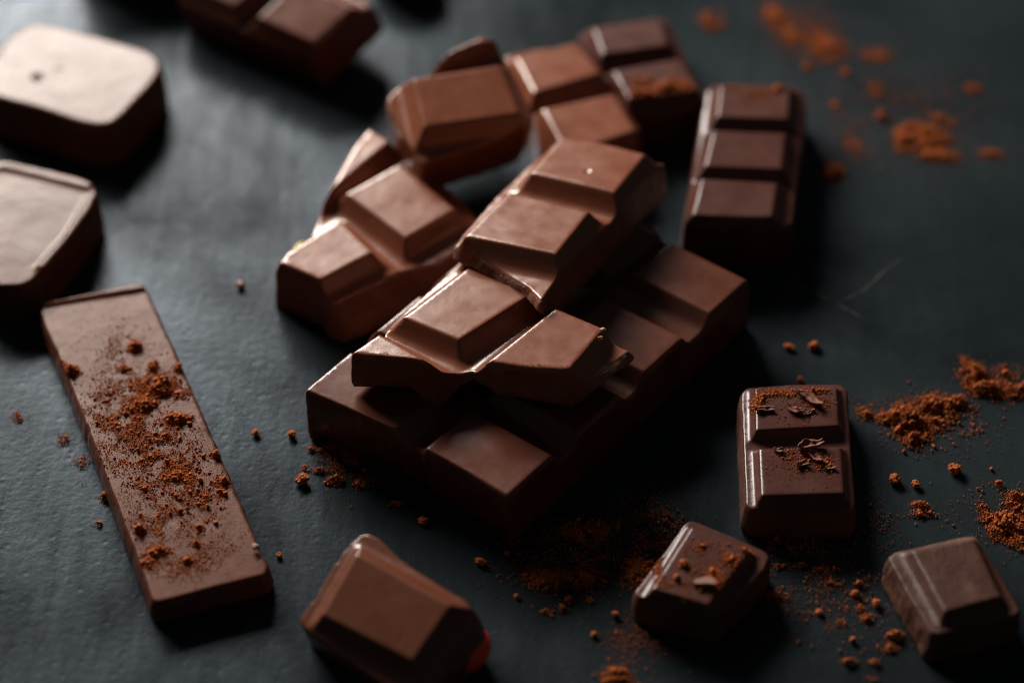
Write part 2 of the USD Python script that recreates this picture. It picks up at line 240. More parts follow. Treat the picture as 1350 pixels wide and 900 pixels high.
# ---------------------------------------------------------------- what lies where (centimetres; the frame of each piece is its base)
PIECES = [
    {"name": "praline","label": "pale rounded praline at the upper left with a small bubble hole","mat": "praline","T": 1.15,"org": [-10.226,7.665,-0.0],"axes": [[1.0,0.0,0.0],[0.0,1.0,0.0],[0.0,0.0,1.0]],"outline": [[-2.045,-0.387,None,0],[-1.859,0.462,None,0],[-1.633,1.33,None,0],[-1.344,1.801,None,0],[-1.007,1.949,None,0],[-0.605,1.89,None,0],[0.522,1.448,None,0],[1.755,0.894,None,0],[2.052,0.577,None,0],[2.116,0.12,None,0],[1.958,-0.387,None,0],[1.42,-1.493,None,0],[1.214,-1.792,None,0],[0.916,-1.873,None,0],[0.455,-1.738,None,0],[-0.535,-1.247,None,0],[-1.449,-0.889,None,0],[-1.933,-0.667,None,0]],"plateaus": [],"g": 0.45,"w": 0.28,"r": 0.1,"rough": 0.004,"group": None,"cat": "praline","part": "square","wob": 0.005,"draft": 0.06,"outn": 0.006,"und": 0,"dimples": [[-0.687,-0.134,0.12,0.045],[-0.235,0.149,0.06,0.02]],"brk": None},
    {"name": "praline","label": "pale topped praline with a raised rim,below the other praline at the left edge","mat": "praline","T": 1.05,"org": [-10.422,2.583,-0.0],"axes": [[1.0,0.0,0.0],[0.0,1.0,0.0],[0.0,0.0,1.0]],"outline": [[-1.917,1.767,None,0],[-1.465,2.106,None,0],[-0.795,2.133,None,0],[0.087,1.845,None,0],[0.785,1.637,None,0],[1.185,1.379,None,0],[1.334,0.969,None,0],[1.26,0.488,None,0],[0.868,-0.578,None,0],[0.522,-1.4,None,0],[0.378,-1.519,None,0],[0.31,-1.733,None,0],[0.081,-1.922,None,0],[-0.363,-1.946,None,0],[-0.854,-1.875,None,0],[-1.417,-1.352,None,0]],"plateaus": [[[-1.798,2.08],[-0.795,2.133],[-0.761,1.897],[-1.753,1.793]],[[-0.795,2.133],[1.169,1.379],[1.124,1.199],[-0.757,1.871]],[[1.277,1.173],[1.34,0.918],[0.9,-0.578],[0.777,-0.504],[1.174,0.918]],[[0.9,-0.578],[0.493,-1.424],[0.355,-1.352],[0.774,-0.48]]],"g": 0.055,"w": 0.07,"r": 0.07,"rough": 0.006,"group": None,"cat": "praline","part": "rim","wob": 0.005,"draft": 0.06,"outn": 0.015,"und": 0,"dimples": [],"brk": None},
    {"name": "chocolate_chunk","label": "blurred brown chunk cut off by the top edge,right of the upper praline","mat": "dark_milk","T": 1.4,"org": [-5.279,9.923,0.185],"axes": [[0.9774,-0.0643,0.2016],[0.0,0.9527,0.3039],[-0.2116,-0.297,0.9311]],"outline": [[-2.603,1.019,None,0],[-1.69,0.436,None,0],[-0.811,-0.136,None,0],[-0.135,-0.585,None,0],[0.852,-1.161,None,0],[1.066,-0.978,None,0],[2.243,0.186,None,0],[1.269,1.62,None,0],[-1.418,2.319,None,0]],"plateaus": [[[-0.411,-0.018],[0.978,-0.939],[1.919,-0.091],[0.515,0.892]],[[-1.012,0.402],[-2.25,1.213],[-1.271,2.0],[-0.058,1.181]]],"g": 0.45,"w": 0.28,"r": 0.06,"rough": 0.02,"group": None,"cat": "chocolate piece","part": "square","wob": 0.004,"draft": 0.06,"outn": 0.012,"und": 0,"dimples": [],"brk": None},
    {"name": "chocolate_chunk","label": "dark chunk lying just beyond the top edge,above the upper praline","mat": "dark","T": 2.2,"org": [-9.584,13.833,0.0],"axes": [[1.0,0.0,0.0],[0.0,1.0,0.0],[0.0,0.0,1.0]],"outline": [[-1.712,1.417,None,0],[0.895,1.931,None,0],[1.602,-0.515,None,0],[-1.117,-1.033,None,0]],"plateaus": [[[-1.317,0.689],[0.856,1.094],[1.419,-0.827],[-0.819,-1.214]]],"g": 0.3,"w": 0.28,"r": 0.06,"rough": 0.02,"group": None,"cat": "chocolate piece","part": "square","wob": 0.004,"draft": 0.06,"outn": 0.012,"und": 0,"dimples": [],"brk": None},  # out of view; added as a light blocker, tall enough to shade the slate
    {"name": "chocolate_chunk","label": "broken milk chunk with a bitten corner,left of the stacked pile","mat": "milk","T": 1.3,"org": [-3.131,2.209,-0.0],"axes": [[1.0,0.0,0.0],[0.0,1.0,0.0],[0.0,0.0,1.0]],"outline": [[-1.901,-1.11,None,0],[-1.649,-0.798,None,0],[-1.198,0.217,None,0],[-0.901,1.416,None,0],[-0.78,1.981,None,0],[-0.4,2.774,None,0],[-0.081,3.345,None,0],[0.239,3.307,None,0],[0.659,3.191,None,0],[1.189,2.45,None,0],[2.118,1.213,None,0],[2.455,0.609,None,0],[2.008,-0.328,None,0],[1.432,-0.79,None,0.1],[0.695,-1.03,None,0.2],[0.006,-1.505,None,0.3],[-0.534,-1.927,None,0.3],[-0.706,-1.972,None,0.1],[-0.799,-1.836,None,0],[-0.907,-1.701,None,0],[-1.337,-1.419,None,0]],"plateaus": [[[-0.96,0.75],[0.183,-0.839],[-0.894,-1.701],[-1.384,-1.442],[-1.887,-1.086],[-1.646,-0.846]],[[0.666,2.088],[1.918,0.55],[0.865,-0.382],[-0.486,1.072]],[[-0.062,3.291],[0.395,2.865],[-0.663,1.382],[-0.791,1.281],[-0.358,2.706]]],"g": 0.42,"w": 0.2,"r": 0.06,"rough": 0.045,"group": None,"cat": "chocolate piece","part": "square","wob": 0.004,"draft": 0.06,"outn": 0.012,"und": 0,"dimples": [],"brk": "milk_break"},
    {"name": "chocolate_chunk","label": "thick milk chunk with one whole square,tilted up behind the pile","mat": "milk","T": 1.75,"org": [-1.355,5.567,0.756],"axes": [[0.9987,0.0112,-0.0493],[0.0,0.9752,0.2212],[0.0505,-0.2209,0.974]],"outline": [[-1.391,0.479,None,0],[-1.486,0.26,None,0],[-1.445,-0.037,None,0],[-1.058,-0.826,None,0],[-0.73,-1.439,None,0],[-0.613,-1.518,None,0],[-0.45,-1.387,None,0],[0.59,-0.971,None,0],[1.573,-0.512,None,0],[1.776,-0.121,None,0],[1.542,0.599,None,0],[1.169,1.499,None,0],[0.98,1.642,None,0],[0.81,1.789,None,0],[0.572,1.779,None,0],[-0.135,1.331,None,0],[-0.613,0.828,None,0],[-0.995,0.798,None,0]],"plateaus": [[[-0.927,0.475],[0.999,0.943],[1.427,-0.409],[-0.65,-0.871]],[[-0.531,0.815],[-0.068,1.334],[0.572,1.734],[0.912,1.661],[0.675,1.563],[0.002,1.141]]],"g": 0.5,"w": 0.2,"r": 0.06,"rough": 0.03,"group": None,"cat": "chocolate piece","part": "square","wob": 0.004,"draft": -0.12,"outn": 0.012,"und": 0,"dimples": [],"brk": None},
    {"name": "chocolate_chunk","label": "milk chunk of two squares,its near end under the topmost piece","mat": "milk","T": 1.3,"org": [1.295,6.718,-0.0],"axes": [[1.0,0.0,0.0],[0.0,1.0,0.0],[0.0,0.0,1.0]],"outline": [[-1.525,1.734,None,0],[-1.419,2.052,None,0],[-0.635,2.315,None,0],[0.254,2.315,None,0],[0.531,1.893,None,0],[0.963,0.864,None,0],[1.64,-0.78,None,0],[1.484,-1.318,None,0],[0.308,-2.111,None,0],[-0.666,-1.531,None,0],[-0.795,-0.399,None,0]],"plateaus": [[[-1.207,1.358],[0.172,1.963],[0.744,0.818],[-0.794,0.091]],[[-0.609,-0.514],[1.001,0.036],[1.472,-1.271],[0.646,-1.697],[-0.166,-1.855]]],"g": 0.45,"w": 0.28,"r": 0.06,"rough": 0.02,"group": None,"cat": "chocolate piece","part": "square","wob": 0.004,"draft": 0.06,"outn": 0.012,"und": 0,"dimples": [],"brk": None},
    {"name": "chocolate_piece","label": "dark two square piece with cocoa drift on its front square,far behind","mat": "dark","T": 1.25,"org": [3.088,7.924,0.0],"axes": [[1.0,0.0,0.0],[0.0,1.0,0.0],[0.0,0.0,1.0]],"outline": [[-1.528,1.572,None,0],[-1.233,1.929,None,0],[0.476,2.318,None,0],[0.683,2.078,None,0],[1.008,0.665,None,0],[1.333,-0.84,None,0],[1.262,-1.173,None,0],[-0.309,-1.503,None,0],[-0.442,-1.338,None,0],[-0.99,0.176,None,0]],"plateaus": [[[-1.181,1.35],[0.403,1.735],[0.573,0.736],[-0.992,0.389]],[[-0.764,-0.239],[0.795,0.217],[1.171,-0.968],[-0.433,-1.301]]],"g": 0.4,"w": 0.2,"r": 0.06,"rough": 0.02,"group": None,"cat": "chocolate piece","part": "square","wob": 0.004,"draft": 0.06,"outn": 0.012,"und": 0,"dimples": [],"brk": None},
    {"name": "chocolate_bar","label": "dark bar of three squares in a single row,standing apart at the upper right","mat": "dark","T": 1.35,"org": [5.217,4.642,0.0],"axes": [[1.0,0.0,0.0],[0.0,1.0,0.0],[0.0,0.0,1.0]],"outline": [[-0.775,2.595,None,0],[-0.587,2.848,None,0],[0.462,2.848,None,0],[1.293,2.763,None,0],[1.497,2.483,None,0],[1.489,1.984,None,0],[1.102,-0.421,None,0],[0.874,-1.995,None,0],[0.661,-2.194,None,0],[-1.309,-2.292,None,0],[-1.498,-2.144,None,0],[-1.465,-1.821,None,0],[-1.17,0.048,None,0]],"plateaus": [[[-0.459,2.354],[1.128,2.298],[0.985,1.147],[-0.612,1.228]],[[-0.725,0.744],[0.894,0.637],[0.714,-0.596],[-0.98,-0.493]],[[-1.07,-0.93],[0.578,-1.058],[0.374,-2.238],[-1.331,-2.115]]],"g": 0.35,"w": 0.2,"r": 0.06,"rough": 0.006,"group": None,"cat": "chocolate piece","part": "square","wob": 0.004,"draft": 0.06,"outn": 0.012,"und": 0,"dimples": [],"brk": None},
    {"name": "chocolate_bar","label": "largest dark brown bar,four rows of two squares,lying under the stacked pieces","mat": "dark_milk","T": 1.45,"org": [0.322,-1.538,0.0],"axes": [[1.0,0.0,0.0],[0.0,1.0,0.0],[0.0,0.0,1.0]],"outline": [[-4.466,-1.357,None,0],[-3.518,-1.908,None,0],[-2.584,-2.47,None,0],[-2.457,-2.554,None,0],[-2.323,-2.658,None,0],[-2.173,-2.699,None,0],[-1.991,-2.983,None,0],[-1.2,-3.588,None,0],[-0.409,-4.242,None,0],[-0.308,-4.149,None,0],[2.028,-1.279,None,0],[4.675,1.944,None,0],[4.62,2.061,None,0],[3.83,2.519,None,0],[3.045,3.167,None,0],[2.884,3.627,None,0],[2.707,3.944,None,0],[2.475,4.021,None,0],[0.538,5.07,None,0],[0.422,5.045,None,0],[-2.143,1.78,None,0],[-3.605,-0.127,None,0]],"plateaus": [[[-2.006,-2.963],[-0.409,-4.202],[0.46,-3.143],[-1.129,-1.911]],[[-0.615,-1.294],[0.97,-2.522],[1.805,-1.505],[0.227,-0.285]],[[0.771,0.368],[2.345,-0.847],[3.154,0.139],[1.585,1.344]],[[2.187,2.066],[3.752,0.867],[4.585,1.882],[3.024,3.07]],[[-4.451,-1.357],[-2.6,-2.45],[-1.725,-1.389],[-3.582,-0.275]],[[-3.072,0.36],[-1.212,-0.768],[-0.373,0.249],[-2.239,1.398]],[[-1.699,2.069],[0.17,0.906],[0.982,1.891],[-0.892,3.075]],[[-0.296,3.817],[1.582,2.618],[2.418,3.63],[0.535,4.851]]],"g": 0.32,"w": 0.2,"r": 0.05,"rough": 0.02,"group": None,"cat": "chocolate piece","part": "square","wob": 0.004,"draft": 0.02,"outn": 0.012,"und": 0.2,"dimples": [],"brk": None},
    {"name": "chocolate_chunk","label": "broken milk slab with a ragged front edge,lying across the large bar","mat": "milk","T": 0.95,"org": [-0.444,-2.644,1.512],"axes": [[0.9998,0.0011,0.0177],[0.0,0.9981,-0.0611],[-0.0177,0.0611,0.998]],"outline": [[-2.704,-0.27,0.85,0],[-2.435,0.069,0.85,0],[-2.177,0.365,None,0],[-2.06,0.858,None,0],[-1.889,1.187,None,0],[-1.328,1.996,None,0],[-0.599,3.022,None,0],[0.061,2.806,None,0],[0.92,2.069,None,0],[1.085,1.483,None,0],[1.328,1.069,None,0],[1.823,0.727,None,0],[2.314,0.411,None,0],[2.433,0.34,None,0],[2.791,0.15,0.6,0.06],[2.386,-0.301,0.5,0.1],[2.002,-0.723,0.6,0.06],[1.807,-0.777,0.85,0],[1.584,-0.856,0.95,0],[1.244,-0.826,0.85,0],[0.831,-0.795,0.8,0],[0.416,-0.697,0.75,0],[0.164,-0.714,0.7,0],[-0.064,-0.594,0.6,0],[-0.294,-0.451,0.55,0],[-0.548,-0.491,0.65,0],[-0.814,-0.487,1.0,0],[-1.043,-0.575,1.2,0],[-1.248,-0.55,1.05,0],[-1.548,-0.453,0.72,0],[-2.073,-0.374,0.75,0],[-2.477,-0.343,0.8,0]],"plateaus": [[[-1.71,0.825],[-0.44,2.37],[0.828,1.487],[-0.59,0.1]],[[0.0,-0.553],[1.328,1.045],[2.283,0.389],[1.585,-0.811],[0.831,-0.75]],[[-2.69,-0.247],[-2.175,0.319],[-1.22,-0.505],[-1.848,-0.401]]],"g": 0.38,"w": 0.21,"r": 0.018,"rough": 0.026,"group": None,"cat": "chocolate piece","part": "square","wob": 0.004,"draft": 0.06,"outn": 0.012,"und": 0,"dimples": [],"brk": "milk_break"},
    {"name": "chocolate_chunk","label": "bright milk piece of two squares,topmost of the pile","mat": "milk","T": 1.25,"org": [0.944,0.773,1.542],"axes": [[0.9992,0.005,0.0389],[0.0,0.9918,-0.128],[-0.0392,0.1279,0.991]],"outline": [[-2.096,-0.52,0.72,0],[-1.901,0.026,0.9,0],[-1.229,1.363,None,0],[-0.498,2.572,None,0],[0.123,3.421,None,0],[0.256,3.283,None,0],[1.147,2.697,None,0],[2.075,2.292,None,0],[2.374,2.455,None,0],[2.231,2.198,None,0],[1.828,1.51,None,0],[1.428,0.663,None,0],[0.502,-0.906,None,0],[-0.102,-1.973,None,0],[-0.321,-2.484,0.72,0],[-0.44,-2.269,0.7,0],[-0.561,-2.053,0.7,0],[-1.143,-1.411,0.7,0],[-1.768,-0.834,0.7,0],[-1.986,-0.674,0.7,0]],"plateaus": [[[-1.858,-0.725],[-0.927,0.859],[0.705,0.018],[-0.007,-1.484]],[[0.171,2.973],[1.08,2.64],[1.956,2.16],[1.244,0.7],[-0.494,1.564]]],"g": 0.42,"w": 0.23,"r": 0.03,"rough": 0.025,"group": None,"cat": "chocolate piece","part": "square","wob": 0.004,"draft": 0.06,"outn": 0.012,"und": 0,"dimples": [[0.695,1.551,0.05,0.03]],"brk": "milk_break"},
    {"name": "chocolate_stick","label": "long flat brown stick dusted with cocoa powder,at the lower left","mat": "stick","T": 0.6,"org": [-6.831,-3.599,0.02],"axes": [[1.0,0.0,0.0],[0.0,1.0,0.0],[0.0,0.0,1.0]],"outline": [[-3.153,3.924,None,0],[-3.089,4.159,None,0],[-2.27,4.418,None,0],[-1.211,4.751,None,0],[-1.028,4.703,None,0],[-0.892,4.489,None,0],[0.031,2.237,None,0],[0.094,2.059,None,0],[0.193,1.838,None,0],[1.21,-0.711,None,0],[1.948,-2.604,None,0],[2.021,-2.817,None,0],[2.102,-2.932,None,0],[2.188,-3.123,None,0],[2.173,-3.313,None,0],[2.091,-3.389,None,0],[1.167,-3.691,None,0],[0.172,-4.063,None,0],[0.052,-4.008,None,0],[-0.148,-3.465,None,0],[-1.388,-0.299,None,0],[-2.263,1.838,None,0]],"plateaus": [[[-3.221,4.065],[-3.118,4.253],[-1.221,4.846],[-1.019,4.775],[-0.985,4.608],[-1.19,4.56],[-2.987,3.995]]],"g": 0.06,"w": 0.05,"r": 0.06,"rough": 0.008,"group": None,"cat": "chocolate stick","part": "lip","wob": 0.004,"draft": 0.06,"outn": 0.02,"und": 0,"dimples": [],"brk": None},
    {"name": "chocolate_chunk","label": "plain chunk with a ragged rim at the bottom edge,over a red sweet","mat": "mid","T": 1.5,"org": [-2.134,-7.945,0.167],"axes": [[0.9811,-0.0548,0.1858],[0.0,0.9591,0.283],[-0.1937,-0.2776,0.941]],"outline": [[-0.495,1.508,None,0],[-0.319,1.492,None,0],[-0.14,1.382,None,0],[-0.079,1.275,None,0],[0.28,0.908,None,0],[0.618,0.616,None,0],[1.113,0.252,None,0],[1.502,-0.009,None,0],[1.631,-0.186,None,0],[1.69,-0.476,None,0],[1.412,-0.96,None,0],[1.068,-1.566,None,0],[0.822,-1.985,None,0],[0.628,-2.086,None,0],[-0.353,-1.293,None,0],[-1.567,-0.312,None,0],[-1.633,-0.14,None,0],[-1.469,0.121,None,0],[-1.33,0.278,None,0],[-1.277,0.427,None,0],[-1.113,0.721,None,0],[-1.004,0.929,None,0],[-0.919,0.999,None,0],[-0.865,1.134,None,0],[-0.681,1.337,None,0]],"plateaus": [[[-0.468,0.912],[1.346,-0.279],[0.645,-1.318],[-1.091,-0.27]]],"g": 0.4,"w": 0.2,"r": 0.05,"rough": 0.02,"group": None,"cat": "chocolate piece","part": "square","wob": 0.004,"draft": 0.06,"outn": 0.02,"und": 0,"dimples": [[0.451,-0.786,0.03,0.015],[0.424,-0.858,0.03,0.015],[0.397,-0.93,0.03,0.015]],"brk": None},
    {"name": "chocolate_square","label": "single dark square strewn with cocoa and a small upright shard","mat": "dark","T": 0.95,"org": [3.566,-7.149,0.0],"axes": [[1.0,0.0,0.0],[0.0,1.0,0.0],[0.0,0.0,1.0]],"outline": [[-0.15,1.412,None,0],[-0.032,1.412,None,0],[0.619,1.041,None,0],[1.261,0.654,None,0],[1.35,0.482,None,0],[1.225,0.159,None,0],[0.723,-0.478,None,0],[0.237,-0.994,None,0],[0.097,-0.975,None,0],[-0.571,-0.737,None,0],[-1.216,-0.515,None,0],[-1.268,-0.367,None,0],[-1.055,-0.03,None,0],[-0.591,0.731,None,0],[-0.272,1.314,None,0]],"plateaus": [[[-0.121,1.06],[0.941,0.444],[0.089,-0.883],[-0.94,-0.496]]],"g": 0.22,"w": 0.1,"r": 0.045,"rough": 0.03,"group": None,"cat": "chocolate square","part": "square","wob": 0.004,"draft": 0.06,"outn": 0.012,"und": 0,"dimples": [],"brk": "dark_break"},
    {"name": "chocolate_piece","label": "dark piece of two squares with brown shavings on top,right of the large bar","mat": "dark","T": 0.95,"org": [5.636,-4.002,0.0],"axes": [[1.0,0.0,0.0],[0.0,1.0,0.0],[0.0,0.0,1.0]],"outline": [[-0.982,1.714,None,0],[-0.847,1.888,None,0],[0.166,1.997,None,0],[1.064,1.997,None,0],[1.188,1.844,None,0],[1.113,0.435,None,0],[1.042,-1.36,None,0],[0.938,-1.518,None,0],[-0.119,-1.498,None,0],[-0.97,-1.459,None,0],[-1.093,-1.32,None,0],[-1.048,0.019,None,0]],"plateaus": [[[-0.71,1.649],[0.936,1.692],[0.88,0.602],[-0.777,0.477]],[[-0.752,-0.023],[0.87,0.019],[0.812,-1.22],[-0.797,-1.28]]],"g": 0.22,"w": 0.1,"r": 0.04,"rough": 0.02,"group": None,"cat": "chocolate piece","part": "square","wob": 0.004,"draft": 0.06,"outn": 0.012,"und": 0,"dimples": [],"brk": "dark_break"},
    {"name": "chocolate_square","label": "scuffed dark square at the bottom right corner,with pale scratches","mat": "scuffed","T": 1.0,"org": [8.281,-7.581,0.0],"axes": [[1.0,0.0,0.0],[0.0,1.0,0.0],[0.0,0.0,1.0]],"outline": [[-1.134,0.87,None,0],[-0.975,1.004,None,0],[-0.224,1.235,None,0],[0.499,1.428,None,0],[0.622,1.37,None,0],[0.95,0.491,None,0],[1.204,-0.421,None,0],[1.112,-0.567,None,0],[0.377,-0.785,None,0],[-0.414,-1.038,None,0],[-0.532,-0.966,None,0],[-0.819,-0.163,None,0]],"plateaus": [[[-0.701,0.851],[0.519,1.157],[0.836,-0.292],[-0.256,-0.658]]],"g": 0.22,"w": 0.12,"r": 0.045,"rough": 0.03,"group": None,"cat": "chocolate square","part": "square","wob": 0.004,"draft": 0.06,"outn": 0.012,"und": 0,"dimples": [],"brk": "dark_break"},
]
